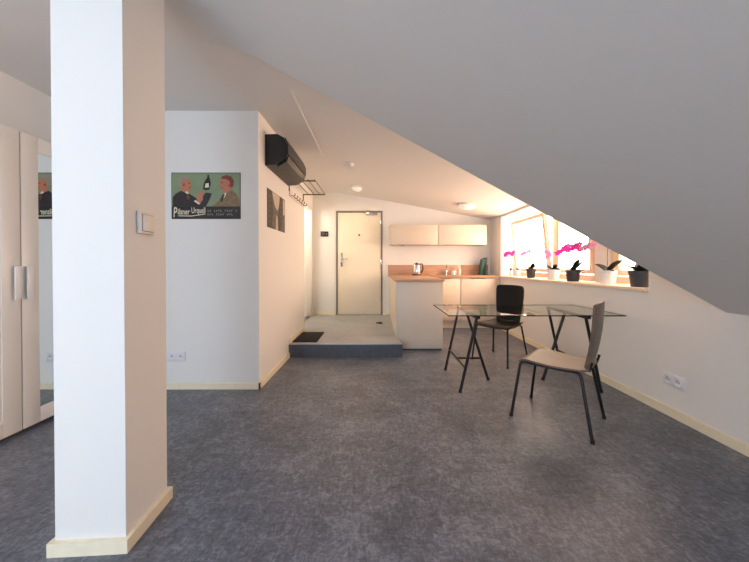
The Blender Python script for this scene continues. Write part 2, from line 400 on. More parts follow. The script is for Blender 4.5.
# ------------------------------------------------------------------ windows in the right wall
S(MB().box(XR-0.028, 2.52, WY0+0.0, WY1, ZW-0.03, ZW, 'winwood', 0.004).build('trim_sill'), 'long pale window sill carrying the orchid pots', 'sill')
def bars(mb, x0, x1, y0, y1, z0, z1, wd, m, bot=None):
    bot = bot or wd
    mb.box(x0, x1, y0, y0+wd, z0, z1, m, 0.004).box(x0, x1, y1-wd, y1, z0, z1, m, 0.004)
    mb.box(x0, x1, y0+wd, y1-wd, z0, z0+bot, m, 0.004).box(x0, x1, y0+wd, y1-wd, z1-wd, z1, m, 0.004)
    return mb
def window(n, y0, y1, label, tilt):
    r = empty('window_%d' % n, (2.57, (y0+y1)/2, ZW), 0, label, 'window', None, 'structure')
    h = (y1-y0)/2
    bars(MB(), -0.05, 0.03, -h, h, 0, WZ1-ZW, 0.05, 'winwood', 0.075).build('window_frame', r)
    sash = bars(MB(), -0.03, 0.02, -h+0.055, h-0.055, 0, 0.87, 0.055, 'winwood').build('sash', r)
    sash.location = (-0.06 if tilt else -0.03, 0, 0.085); sash.rotation_euler = (0, -tilt, 0)
    MB().box(-0.012, -0.004, -h+0.10, h-0.10, 0.05, 0.82, 'pane').build('pane', sash)
    MB().box(-0.05, -0.03, -h+0.07, -h+0.09, 0.40, 0.46, 'white_plastic', 0.003).box(-0.062, -0.05, -h+0.072, -h+0.088, 0.34, 0.44, 'white_plastic', 0.003).build('handle', sash)
    if not tilt: sash.scale.z = 1.0
    return r
window(1, 4.24, WY1, 'wide window tilted open, nearest the kitchen', math.radians(6))
window(2, 3.42, 4.24, 'middle window between the tilted window and the wall post', 0)
window(3, WY0, 3.21, 'window nearest the viewer, beside the last slate pot', 0)

# ------------------------------------------------------------------ entrance door and doorway
dr = empty('door_1', ((DX0+DX1)/2, YBK, 0.168), 0, 'cream entrance door in a thin grey frame', 'door', None, 'structure')
hw = (DX1-DX0)/2; dh = DZ-0.168
MB().box(-hw, -hw+0.03, -0.012, 0.09, 0, dh, 'door_frame').box(hw-0.03, hw, -0.012, 0.09, 0, dh, 'door_frame').box(-hw+0.03, hw-0.03, -0.012, 0.09, dh-0.03, dh, 'door_frame').build('door_frame', dr)
MB().box(-hw+0.034, hw-0.034, 0.0, 0.045, 0.006, dh-0.034, 'door', 0.003).build('door_leaf', dr)
MB().box(-hw+0.09, -hw+0.13, -0.008, 0.0, 0.95, 1.22, 'chrome', 0.003).lathe([(0.012, -0.008), (0.012, -0.05)], 'chrome', (-hw+0.11, 0, 1.10), 16, 'Y').box(-hw+0.10, -hw+0.23, -0.062, -0.045, 1.09, 1.11, 'chrome', 0.005).lathe([(0.011, -0.008), (0.011, -0.013)], 'dark', (-hw+0.11, 0, 1.01), 16, 'Y').build('door_handle', dr)
MB().lathe([(0.018, 0.0), (0.018, -0.006), (0.012, -0.01)], 'dark', (0.0, 0, 1.57), 20, 'Y').build('peephole', dr)
MB().box(hw-0.33, hw-0.10, -0.045, 0.0, dh-0.085, dh-0.035, 'steel', 0.004).tube([(hw-0.22, -0.03, dh-0.03), (hw-0.30, -0.16, dh-0.022), (hw-0.12, -0.03, dh-0.012)], 0.007, 'steel', 8).build('door_closer', dr)
h_ = MB()
for z in (0.25, 1.0, 1.8): h_.lathe([(0.009, 0), (0.009, 0.09)], 'chrome', (hw-0.034, -0.008, z), 10)
h_.build('hinge', dr)
d2 = empty('door_2', (XH, 5.26, 0.168), 0, 'white frame of the bright open doorway', 'door', None, 'structure')
MB().box(-0.11, 0.012, -0.54, -0.48, 0, 2.10, 'white_lac', 0.003).box(-0.11, 0.012, 0.48, 0.54, 0, 2.10, 'white_lac', 0.003).box(-0.11, 0.012, -0.48, 0.48, 2.04, 2.10, 'white_lac', 0.003).build('door_frame', d2)

# ------------------------------------------------------------------ wardrobe
WX = -2.40
wd_ = empty('wardrobe', (-2.575, 2.03, 0), 0, 'white wardrobe with mirror door standing against the left wall', 'wardrobe')
x0, x1 = -0.17, 0.153
MB().box(x0, x1, -0.50, -0.482, 0, 2.055, 'white_lac').box(x0, x1, 0.482, 0.50, 0, 2.055, 'white_lac').box(x0, x1, -0.482, 0.482, 2.035, 2.055, 'white_lac').box(x0, x1, -0.482, 0.482, 0.05, 0.07, 'white_lac').box(x0, x0+0.012, -0.482, 0.482, 0.07, 2.035, 'white_lac').build('body', wd_)
MB().box(x1-0.03, x1-0.015, -0.482, 0.482, 0, 0.05, 'hole').build('plinth', wd_)
def wdoor(y0, y1, mir):
    e = bars(MB(), x1+0.002, x1+0.022, y0, y1, 0.03, 2.052, 0.105, 'white_lac').build('door', wd_)
    pn = MB().box(x1+0.006, x1+0.014, y0+0.10, y1-0.10, 0.13, 1.95, 'mirror' if mir else 'white_lac').build('mirror' if mir else 'panel', e)
    if mir: pn['label'] = 'tall mirror set in the wardrobe door'; e['label'] = 'white door with a tall mirror'
    hy = y0+0.032 if mir else y1-0.032
    MB().box(x1+0.036, x1+0.045, hy-0.018, hy+0.018, 0.92, 1.145, 'white_plastic', 0.003).box(x1+0.022, x1+0.037, hy-0.006, hy+0.006, 0.95, 0.962, 'white_plastic').box(x1+0.022, x1+0.037, hy-0.006, hy+0.006, 1.10, 1.112, 'white_plastic').build('handle', e)
wdoor(-0.50, -0.003, False); wdoor(0.003, 0.50, True)

# ------------------------------------------------------------------ air conditioner and rack on the projecting wall
ac = empty('air_conditioner', (XA, 3.32, 2.125), 0, 'black wall-mounted air conditioner above the city print', 'air conditioner')
pr = [(0.0, 0.0), (0.0, 0.30), (0.12, 0.305), (0.185, 0.27), (0.215, 0.20), (0.215, 0.11), (0.19, 0.055), (0.10, 0.005)]
MB().prism([(x, -0.38, z) for x, z in pr], (0, 0.76, 0), 'ac').build('body', ac)
MB().prism([(x, -0.372, z) for x, z in [(0.2155, 0.115), (0.2155, 0.205), (0.188, 0.268), (0.196, 0.276), (0.226, 0.208), (0.226, 0.113)]], (0, 0.744, 0), 'ac2').build('front_panel', ac)
MB().prism([(x, -0.35, z) for x, z in [(0.216, 0.100), (0.196, 0.052), (0.112, 0.004), (0.118, -0.004), (0.204, 0.046), (0.224, 0.100)]], (0, 0.70, 0), 'ac2').build('air_flap', ac)
g = MB()
for k in range(14): g.box(0.02, 0.11, -0.34+k*0.05, -0.33+k*0.05, 0.3045, 0.309, 'ac2')
g.build('intake_grille', ac)

rk = empty('coat_rack', (XA, 4.10, 2.01), 0, 'wall coat rack of metal bars on a hook board beyond the air conditioner', 'coat rack')
MB().box(0, 0.016, -0.36, 0.345, 0.0, 0.085, 'white_lac', 0.003).build('hook_board', rk)
for y in (-0.36, 0.36):
    MB().tube([(0.0, y, 0.185), (0.33, y, 0.185)], 0.009, 'rack', 10).tube([(0.006, y, 0.06), (0.006, y, 0.19)], 0.008, 'rack', 8).build('bracket', rk)
for i in range(4):
    MB().tube([(0.075+i*0.083, -0.37, 0.197), (0.075+i*0.083, 0.37, 0.197)], 0.0065, 'rack', 10).build('rail', rk)
for i in range(6):
    y = -0.30+i*0.125
    MB().tube([(0.014, y, 0.02), (0.05, y, 0.008), (0.062, y, 0.022), (0.062, y, 0.042)], 0.006, 'rack', 8).build('hook', rk)

# ------------------------------------------------------------------ posters
def poly(mb, pts, m, off, map_):
    mb.prism([map_(x, y, 0.002+off) for x, y in pts], Vector(map_(0, 0, 0.0015)) - Vector(map_(0, 0, 0)), m)
def text_mesh(mb, s, x, y, hgt, wid, m, off, map_, shear=0.0):
    cu = bpy.data.curves.new('lettering', 'FONT'); cu.body = s; cu.size = 1.0; cu.resolution_u = 3; cu.shear = shear; cu.offset = 0.012
    o = bpy.data.objects.new('lettering', cu); COL.objects.link(o)
    dg = bpy.context.evaluated_depsgraph_get(); dg.update()
    me = bpy.data.meshes.new_from_object(o.evaluated_get(dg))
    xs = [v.co.x for v in me.vertices]; ys = [v.co.y for v in me.vertices]
    X0, X1, Y0, Y1 = min(xs), max(xs), min(ys), max(ys)
    i = mb.mi(m); vs = [mb.bm.verts.new(Vector(map_(x+(v.co.x-X0)/(X1-X0)*wid, y+(v.co.y-Y0)/(Y1-Y0)*hgt, off))) for v in me.vertices]
    for p in me.polygons:
        try: f = mb.bm.faces.new([vs[k] for k in p.vertices]); f.material_index = i
        except ValueError: pass
    bpy.data.objects.remove(o); bpy.data.curves.remove(cu); bpy.data.meshes.remove(me)
PW, PH = 0.638, 0.427
ps = empty('poster', (-1.5676, YF, 1.788), 0, 'green and black beer poster of two men facing a bottle on the white wall', 'poster')
mp_ = lambda x, y, o: ((x-0.5)*PW, -0.001-o, (y-0.5)*PH)
pm = MB().box(-PW/2, PW/2, -0.0025, 0, -PH/2, PH/2, 'p_black')
poly(pm, [(0.01, 0.27), (0.99, 0.27), (0.99, 0.985), (0.01, 0.985)], 'p_green', 0.0, mp_)
# figure at the left: dark suit, grey hair, looking up at the bottle
poly(pm, [(0.02, 0.27), (0.02, 0.46), (0.06, 0.54), (0.13, 0.60), (0.17, 0.63), (0.24, 0.56), (0.30, 0.51), (0.36, 0.45), (0.39, 0.36), (0.42, 0.33), (0.44, 0.42), (0.47, 0.52), (0.50, 0.57), (0.585, 0.55), (0.56, 0.44), (0.50, 0.27)], 'p_suit', 0.001, mp_)
poly(pm, [(0.15, 0.60), (0.13, 0.72), (0.15, 0.80), (0.21, 0.86), (0.27, 0.83), (0.295, 0.75), (0.305, 0.70), (0.275, 0.68), (0.28, 0.63), (0.25, 0.60), (0.24, 0.53), (0.19, 0.58)], 'p_skin', 0.002, mp_)
poly(pm, [(0.13, 0.68), (0.09, 0.74), (0.09, 0.85), (0.13, 0.92), (0.19, 0.945), (0.25, 0.91), (0.26, 0.87), (0.19, 0.87), (0.16, 0.80), (0.155, 0.72)], 'p_grey', 0.003, mp_)
poly(pm, [(0.20, 0.57), (0.24, 0.535), (0.255, 0.56), (0.225, 0.60)], 'p_cream', 0.003, mp_)
poly(pm, [(0.385, 0.38), (0.37, 0.48), (0.40, 0.56), (0.455, 0.62), (0.47, 0.58), (0.455, 0.50), (0.46, 0.42), (0.42, 0.34)], 'p_skin', 0.003, mp_)
poly(pm, [(0.33, 0.38), (0.40, 0.31), (0.42, 0.33), (0.35, 0.41)], 'p_cream', 0.003, mp_)
# bottle
poly(pm, [(0.46, 0.64), (0.475, 0.77), (0.50, 0.84), (0.525, 0.90), (0.525, 0.945), (0.55, 0.945), (0.552, 0.90), (0.565, 0.84), (0.575, 0.76), (0.55, 0.63), (0.50, 0.615)], 'p_black', 0.004, mp_)
poly(pm, [(0.49, 0.67), (0.50, 0.76), (0.545, 0.77), (0.548, 0.68)], 'p_cream', 0.005, mp_)
# figure at the right: brown suit, reddish hair
poly(pm, [(0.58, 0.27), (0.63, 0.33), (0.68, 0.38), (0.72, 0.50), (0.77, 0.58), (0.88, 0.62), (0.94, 0.54), (0.98, 0.42), (0.985, 0.27)], 'p_brown', 0.001, mp_)
poly(pm, [(0.72, 0.64), (0.705, 0.70), (0.71, 0.78), (0.72, 0.86), (0.80, 0.90), (0.87, 0.84), (0.88, 0.72), (0.86, 0.62), (0.79, 0.55), (0.765, 0.60)], 'p_skin', 0.002, mp_)
poly(pm, [(0.72, 0.86), (0.74, 0.92), (0.80, 0.945), (0.87, 0.91), (0.905, 0.83), (0.90, 0.72), (0.87, 0.66), (0.855, 0.74), (0.84, 0.82), (0.79, 0.86)], 'p_red', 0.003, mp_)
poly(pm, [(0.74, 0.42), (0.765, 0.56), (0.80, 0.56), (0.78, 0.48)], 'p_cream', 0.003, mp_)
poly(pm, [(0.735, 0.36), (0.71, 0.40), (0.755, 0.53), (0.775, 0.53)], 'p_suit', 0.004, mp_)
# faces: ear, eye, cheek shade, hair over the brow
for (x, y, m_) in ((0.185, 0.735, 'p_red'), (0.262, 0.765, 'p_suit'), (0.845, 0.715, 'p_red'), (0.735, 0.775, 'p_suit')):
    poly(pm, [(x-0.012, y-0.028), (x+0.012, y-0.022), (x+0.014, y+0.024), (x-0.008, y+0.028)] if m_ == 'p_red' else [(x-0.014, y), (x+0.014, y-0.004), (x+0.012, y+0.012), (x-0.012, y+0.014)], m_, 0.0045, mp_)
poly(pm, [(0.705, 0.70), (0.69, 0.715), (0.71, 0.76)], 'p_skin', 0.003, mp_)
poly(pm, [(0.72, 0.66), (0.75, 0.655), (0.75, 0.67), (0.72, 0.675)], 'p_red', 0.0045, mp_)
poly(pm, [(0.262, 0.655), (0.285, 0.67), (0.28, 0.685), (0.26, 0.668)], 'p_red', 0.0045, mp_)
poly(pm, [(0.24, 0.535), (0.27, 0.47), (0.25, 0.40), (0.225, 0.47)], 'p_red', 0.0032, mp_)
lt = pm
text_mesh(lt, 'P', 0.03, 0.04, 0.215, 0.055, 'p_cream', 0.0028, mp_, 0.1)
text_mesh(lt, 'ilsner', 0.092, 0.095, 0.13, 0.175, 'p_cream', 0.0028, mp_, 0.1)
text_mesh(lt, 'Urquell', 0.29, 0.085, 0.165, 0.20, 'p_cream', 0.0028, mp_, 0.0)
poly(lt, [(0.10, 0.06), (0.29, 0.055), (0.49, 0.10), (0.49, 0.115), (0.29, 0.072), (0.10, 0.075)], 'p_cream', 0.0002, mp_)
for row, (y, n) in enumerate(((0.155, 14), (0.075, 12))):     # two lines of small print, too fine to read
    for k in range(n):
        x = 0.525 + k*0.031
        if (k*7+row*3) % 5 == 4: continue
        poly(lt, [(x, y), (x+0.007, y), (x+0.007, y+0.045), (x, y+0.045)], 'p_grey', 0.0002, mp_)
        poly(lt, [(x+0.007, y+0.018*((k+row) % 3)), (x+0.021, y+0.018*((k+row) % 3)), (x+0.021, y+0.010+0.018*((k+row) % 3)), (x+0.007, y+0.010+0.018*((k+row) % 3))], 'p_grey', 0.0002, mp_)
pm.build('printed_sheet', ps)

p2w, p2h = 0.58, 0.39
p2 = empty('art_print', (XA, 3.28, 1.725), 0, 'grey print of a narrow old street below the air conditioner', 'picture')
mq = lambda x, y, o: (0.001+o, (x-0.5)*p2w, (y-0.5)*p2h)
a = MB().box(0, 0.0025, -p2w/2, p2w/2, -p2h/2, p2h/2, 'c_mid')
poly(a, [(0, 0), (0, 1), (0.22, 1), (0.26, 0.75), (0.30, 0.40), (0.22, 0.10), (0.30, 0)], 'c_dark', 0.0005, mq)
poly(a, [(0.24, 0.98), (0.66, 0.98), (0.62, 0.70), (0.52, 0.55), (0.40, 0.62), (0.30, 0.80)], 'c_light', 0.0008, mq)
poly(a, [(0.66, 1), (0.80, 1), (0.80, 0.3), (0.72, 0.05), (0.60, 0), (0.62, 0.62)], 'c_dark', 0.0010, mq)
poly(a, [(0.86, 0.96), (1, 0.98), (1, 0.55), (0.86, 0.50)], 'c_light', 0.0010, mq)
poly(a, [(0.42, 0.0), (0.56, 0.0), (0.52, 0.38), (0.46, 0.42)], 'c_light', 0.0009, mq)
for k in range(6): poly(a, [(0.06+0.025*(k % 2), 0.15+k*0.13), (0.12+0.025*(k % 2), 0.15+k*0.13), (0.12+0.025*(k % 2), 0.20+k*0.13), (0.06+0.025*(k % 2), 0.20+k*0.13)], 'c_mid', 0.0012, mq)
for k in range(5): poly(a, [(0.69, 0.25+k*0.14), (0.74, 0.25+k*0.14), (0.74, 0.32+k*0.14), (0.69, 0.32+k*0.14)], 'c_mid', 0.0014, mq)
tag(a.build('printed_sheet', p2))

# ------------------------------------------------------------------ sockets, switch, intercom
def socket(loc, rz, label, group):
    e = empty('wall_socket', loc, rz, label, 'socket', group)
    MB().box(-0.082, 0.082, -0.010, 0, -0.045, 0.045, 'pale_socket', 0.003).build('plate', e)
    for sx in (-0.04, 0.04):
        q = MB().lathe([(0.030, -0.0105), (0.0305, -0.0135), (0.022, -0.0125), (0.021, -0.0108)], 'pale_socket', (sx, 0, 0), 24, 'Y')
        for dx, dz in ((-0.009, 0), (0.009, 0), (0, 0.012)): q.lathe([(0.0042, -0.0128), (0.0042, -0.0138)], 'hole', (sx+dx, 0, dz), 10, 'Y')
        q.build('outlet', e)
socket((-1.846, YF, 0.304), 0, 'double wall socket beside the column, below the beer poster', 'double wall sockets')
socket((XR, 2.253, 0.278), -PI/2, 'double wall socket low on the right wall under the slope', 'double wall sockets')
ang = math.atan2(BR[1]-FR[1], BR[0]-FR[0])
tt = 0.45
sw = empty('light_switch', (FR[0]+(BR[0]-FR[0])*tt, FR[1]+(BR[1]-FR[1])*tt, 1.332), ang, 'white light switch on the side of the column', 'switch')
MB().box(-0.046, 0.046, -0.014, 0, -0.048, 0.048, 'white_lac', 0.003).box(-0.034, 0.034, -0.0146, -0.0135, -0.037, 0.037, 'hole').build('plate', sw)
MB().box(-0.032, 0.032, -0.020, -0.014, -0.035, 0.035, 'white_lac', 0.002).build('rocker', sw)
ic = empty('intercom', (-1.012, YBK, 1.76), 0, 'small black intercom panel left of the entrance door', 'intercom')
MB().box(-0.075, 0.075, -0.02, 0, -0.05, 0.05, 'dark', 0.006).build('case', ic)
MB().box(-0.06, 0.0, -0.022, -0.02, -0.03, 0.03, 'hole').build('screen', ic)
MB().lathe([(0.012, -0.02), (0.011, -0.024)], 'steel', (0.045, 0, 0), 16, 'Y').build('button', ic)

# ------------------------------------------------------------------ ceiling lamps
def ceil_z(x): return H - max(0, x-XD)*SD
def clamp(loc_x, loc_y, r, label, power):
    z = ceil_z(loc_x)
    e = empty('ceiling_lamp', (loc_x, loc_y, z), 0, label, 'ceiling lamp'); e.rotation_euler = (0, math.atan(SD), 0)
    MB().lathe([(r, 0.0), (r, -0.018), (r*0.92, -0.026)], 'white_plastic').build('base', e)
    MB().lathe([(r*0.9, -0.024), (r*0.86, -0.045), (r*0.6, -0.065), (0.0, -0.072)], 'lamp').build('diffuser', e)
    if power:
        o = area('lamp_light', (loc_x, loc_y, z-0.085), (0, math.atan(SD), 0), r*1.6, r*1.6, power, WARM); o.data.shape = 'DISK'
clamp(-0.33, 5.21, 0.10, 'small round ceiling lamp before the entrance door', LAMP_POWER)
clamp(1.534, 5.08, 0.15, 'larger round ceiling lamp above the kitchen worktop', LAMP_POWER*0.25)
sd_ = empty('smoke_detector', (-0.334, 4.008, ceil_z(-0.334)), 0, 'tiny white smoke detector on the kitchen ceiling', 'smoke detector'); sd_.rotation_euler = (0, math.atan(SD), 0)
MB().lathe([(0.05, 0), (0.05, -0.012), (0.047, -0.016)], 'white_plastic').build('base', sd_)
MB().lathe([(0.04, -0.016), (0.04, -0.034), (0.03, -0.045), (0.0, -0.048)], 'white_plastic').build('cover', sd_)

# ------------------------------------------------------------------ kitchen
CT = ZS - 0.032
pn = empty('base_cabinet', (0.59, 4.70, 0), 0, 'greige peninsula cabinet standing beside the platform', 'cabinet')
MB().box(-0.313+0.002, 0.305, -0.665+0.02, 1.2, 0.0, CT, 'cab').build('body', pn)
MB().box(-0.315, 0.311, -0.665, -0.645, 0.022, CT-0.003, 'cab', 0.002).build('end_panel', pn)
MB().box(-0.30, 0.295, -0.655, -0.645, 0.0, 0.022, 'hole').build('plinth', pn)
MB().box(-0.319, -0.3105, -0.643, 1.2, 0.168, CT-0.002, 'cab2').build('side_panel', pn)
def base_cab(x0, x1, label):
    e = empty('base_cabinet', ((x0+x1)/2, 5.40, 0), 0, label, 'cabinet'); h = (x1-x0)/2
    MB().box(-h, h, 0.022, YBK-5.40-0.005, 0.14, CT, 'cab2').build('body', e)
    MB().box(-h, h, 0.075, 0.09, 0.0, 0.14, 'cab2').build('plinth', e)
    dd = MB().box(-h+0.004, h-0.004, 0, 0.02, 0.15, CT-0.018, 'cab2', 0.002).build('door', e)
    MB().box(-0.13, 0.13, -0.012, 0.008, CT-0.022, CT-0.014, 'door_frame', 0.002).build('handle', dd)
base_cab(0.906, 1.525, 'left cream cabinet under the sink, half behind the peninsula')
base_cab(1.529, 2.150, 'right cream cabinet under the sink, beside the window wall')
S(MB().box(2.152, XR, 5.42, 5.44, 0, CT, 'cab2').build('trim_kitchen'), 'narrow filler strip between kitchen cabinet and window wall', 'trim')
wt = MB().prism([(0.258, 4.018, CT), (0.918, 4.018, CT), (0.918, 5.375, CT), (2.20, 5.375, CT), (2.20, YBK-0.02, CT), (0.258, YBK-0.02, CT)], (0, 0, ZS-CT), 'counter').build('worktop')
tag(wt, 'L-shaped oak worktop over the kitchen base cabinets', 'worktop')
bsp = MB().box(0.24, 1.61, YBK-0.02, YBK, ZS-0.03, 1.15, 'counter', 0.002).box(1.665, 2.20, YBK-0.02, YBK, ZS-0.03, 1.15, 'counter', 0.002).build('backsplash')
tag(bsp, 'low oak backsplash boards on the wall behind the worktop', 'backsplash')
sk = empty('sink', (1.36, 5.62, ZS), 0, 'steel sink set into the worktop under the tap', 'sink')
MB().prism([(-0.22, -0.17, 0.0005), (0.22, -0.17, 0.0005), (0.22, 0.15, 0.0005), (-0.22, 0.15, 0.0005)], (0, 0, 0.003), 'chrome').build('rim', sk)
MB().box(-0.18, 0.18, -0.13, 0.11, 0.0036, 0.0042, 'steel').build('basin', sk)
MB().lathe([(0.03, 0.0045), (0.028, 0.006)], 'hole', (0, 0, 0), 20).build('drain', sk)
fa = empty('faucet', (1.36, 5.80, ZS), 0, 'chrome kitchen tap standing behind the sink', 'tap')
MB().lathe([(0.025, 0), (0.025, 0.01), (0.02, 0.015), (0.02, 0.09), (0.015, 0.10)], 'chrome').build('base', fa)
MB().tube([(0, 0, 0.09), (0, 0, 0.15), (0, -0.02, 0.18), (0, -0.06, 0.195), (0, -0.12, 0.185), (0, -0.15, 0.16)], 0.011, 'chrome').build('spout', fa)
MB().tube([(0.018, 0, 0.07), (0.05, 0, 0.085), (0.085, -0.01, 0.12)], 0.008, 'chrome', 10).build('lever', fa)
cu_ = empty('cup', (1.475, 5.72, ZS), 0, 'small white cup on the worktop right of the tap', 'cup')
MB().lathe([(0.026, 0), (0.036, 0.01), (0.042, 0.085), (0.039, 0.085), (0.033, 0.012), (0.0, 0.01)], 'pot_white').build('bowl', cu_)
MB().tube([(0.038, 0, 0.07), (0.062, 0, 0.066), (0.066, 0, 0.04), (0.036, 0, 0.026)], 0.005, 'pot_white', 8).build('handle', cu_)
so = empty('soap_bottle', (1.60, 5.76, ZS), 0, 'white pump soap bottle between cup and green boards', 'bottle')
MB().lathe([(0.03, 0), (0.032, 0.01), (0.032, 0.11), (0.022, 0.135), (0.012, 0.14)], 'cab2').build('body', so)
MB().lathe([(0.013, 0.14), (0.013, 0.155), (0.005, 0.158), (0.005, 0.185)], 'white_plastic').box(-0.04, 0.01, -0.008, 0.008, 0.185, 0.20, 'white_plastic', 0.003).build('pump', so)
ke = empty('kettle', (0.76, 5.60, ZS), 0, 'steel electric kettle with a black handle on the worktop', 'kettle')
MB().lathe([(0.085, 0), (0.085, 0.012), (0.07, 0.02)], 'dark').build('base', ke)
MB().lathe([(0.072, 0.02), (0.078, 0.035), (0.074, 0.10), (0.064, 0.17), (0.056, 0.20)], 'chrome').build('body', ke)
MB().lathe([(0.057, 0.20), (0.055, 0.212), (0.035, 0.222), (0.012, 0.226), (0.012, 0.238), (0.0, 0.24)], 'dark').build('lid', ke)
MB().tube([(0.052, 0, 0.20), (0.09, 0, 0.215), (0.112, 0, 0.19), (0.115, 0, 0.12), (0.095, 0, 0.06), (0.072, 0, 0.045)], 0.012, 'dark', 10).build('handle', ke)
MB().prism([(-0.05, -0.02, 0.19), (-0.085, 0, 0.195), (-0.05, 0.02, 0.19)], (0.01, 0, -0.04), 'chrome').build('spout', ke)
# green boards leaning in the corner
for (xb, yb, tl, wd, h, lb) in ((1.955, 5.74, 0.17, 0.10, 0.31, 'dark green board leaning in front beside the window wall'), (2.035, 5.80, 0.09, 0.11, 0.335, 'darker green board leaning behind the front green one')):
    e = empty('chopping_board', (xb, yb, ZS+0.001), 0, lb, 'chopping board')
    e.rotation_euler = (0, tl, 0)
    MB().box(0.0, 0.045, -wd, 0.03, 0.008, h, 'green_board', 0.006).build('board', e)
    MB().lathe([(0.014, -0.001), (0.014, 0.046)], 'hole', (0, -wd*0.4, h-0.03), 16, 'X').build('hanging_hole', e)
def wall_cab(x0, x1, label):
    e = empty('wall_cabinet', ((x0+x1)/2, 5.55, 1.527), 0, label, 'cabinet'); h = (x1-x0)/2
    MB().box(-h, h, 0.02, YBK-5.55, 0, 0.363, 'cab2').build('body', e)
    dd = MB().box(-h+0.002, h-0.002, 0, 0.02, -0.004, 0.363, 'cab', 0.002).build('door', e)
    MB().box(-h+0.14, h-0.14, -0.010, 0.004, -0.010, 0.0, 'door_frame', 0.002).build('handle', dd)
wall_cab(0.262, 1.147, 'left cream wall cabinet above the kettle')
wall_cab(1.151, 2.05, 'right cream wall cabinet above the sink')
pk = empty('puck_light', (0.51, 5.68, 1.527), 0, 'small puck light under the left wall cabinet', 'lamp')
MB().lathe([(0.035, 0), (0.035, -0.014), (0.03, -0.018)], 'steel').build('case', pk)
MB().lathe([(0.027, -0.018), (0.02, -0.022), (0, -0.023)], 'white_plastic').build('lens', pk)

# ------------------------------------------------------------------ floor mat and door stop
mt = MB().box(XA+0.02, -0.75, 3.80, 4.35, 0.168, 0.178, 'mat', 0.003).build('door_mat')
tag(mt, 'black door mat lying at the left edge of the platform', 'mat')
ds = empty('door_stop', (0.075, 5.03, 0.168), 0, 'small black door stop on the platform floor', 'door stop')
MB().lathe([(0.034, 0), (0.034, 0.006), (0.024, 0.01)], 'rubber').build('base', ds)
MB().lathe([(0.020, 0.009), (0.018, 0.022), (0.012, 0.026)], 'rubber').box(-0.07, -0.01, -0.012, 0.012, 0.0, 0.02, 'rubber', 0.003).build('bumper', ds)

# ------------------------------------------------------------------ glass table on two tripod trestles
TZ = 0.71; TX0, TX1, TY0, TY1 = 0.6375, 2.19, 2.62, 3.33
tb = MB().box(TX0, TX1, TY0, TY1, TZ-0.010, TZ, 'tabletop')
tb.mi('glass_edge')
for f_ in tb.bm.faces:
    if abs(f_.normal.z) < 0.5: f_.material_index = 1
tag(tb.build('glass_tabletop'), 'rectangular clear glass tabletop resting on two black trestles', 'tabletop')
def trestle(x, sgn, label):
    """two legs on the outer side joined by a bar, one leg on the inner side"""
    e = empty('table_trestle', (x, 2.99, 0), 0, label, 'trestle', 'black trestles under the glass table')
    r = 0.0135; zt = TZ-0.012-0.014
    MB().box(-0.018, 0.018, -0.34, 0.30, zt-0.014, zt+0.013, 'black_metal', 0.003).build('top_bar', e)
    L = lambda y: ((0.0, y, zt-0.01), (sgn*0.145, y*0.98, 0.008))
    for y in (-0.30, 0.29):
        a_, b_ = L(y); lg = MB().tube([a_, b_], r, 'black_metal').build('leg', e)
        MB().lathe([(0.015, 0), (0.015, 0.02), (0.0135, 0.026)], 'rubber', (b_[0]+0.0, b_[1], 0), 14).build('rubber_foot', lg)
    lg = MB().tube([(0, 0, zt-0.01), (-sgn*0.215, 0.0, 0.008)], r, 'black_metal').build('leg', e)
    MB().lathe([(0.015, 0), (0.015, 0.02), (0.0135, 0.026)], 'rubber', (-sgn*0.215, 0, 0), 14).build('rubber_foot', lg)
    q = 0.22; k = 1-(q/zt)
    MB().tube([(sgn*0.145*k, -0.297, q), (sgn*0.145*k, 0.287, q)], 0.010, 'black_metal').build('crossbar', e)
    MB().tube([(sgn*0.145*k, 0, q), (-sgn*0.215*k, 0, q)], 0.010, 'black_metal').build('crossbar', e)
    return e
trestle(0.905, -1, 'black tripod trestle under the glass end near the peninsula')
trestle(1.885, 1, 'black tripod trestle under the glass end at the right wall')

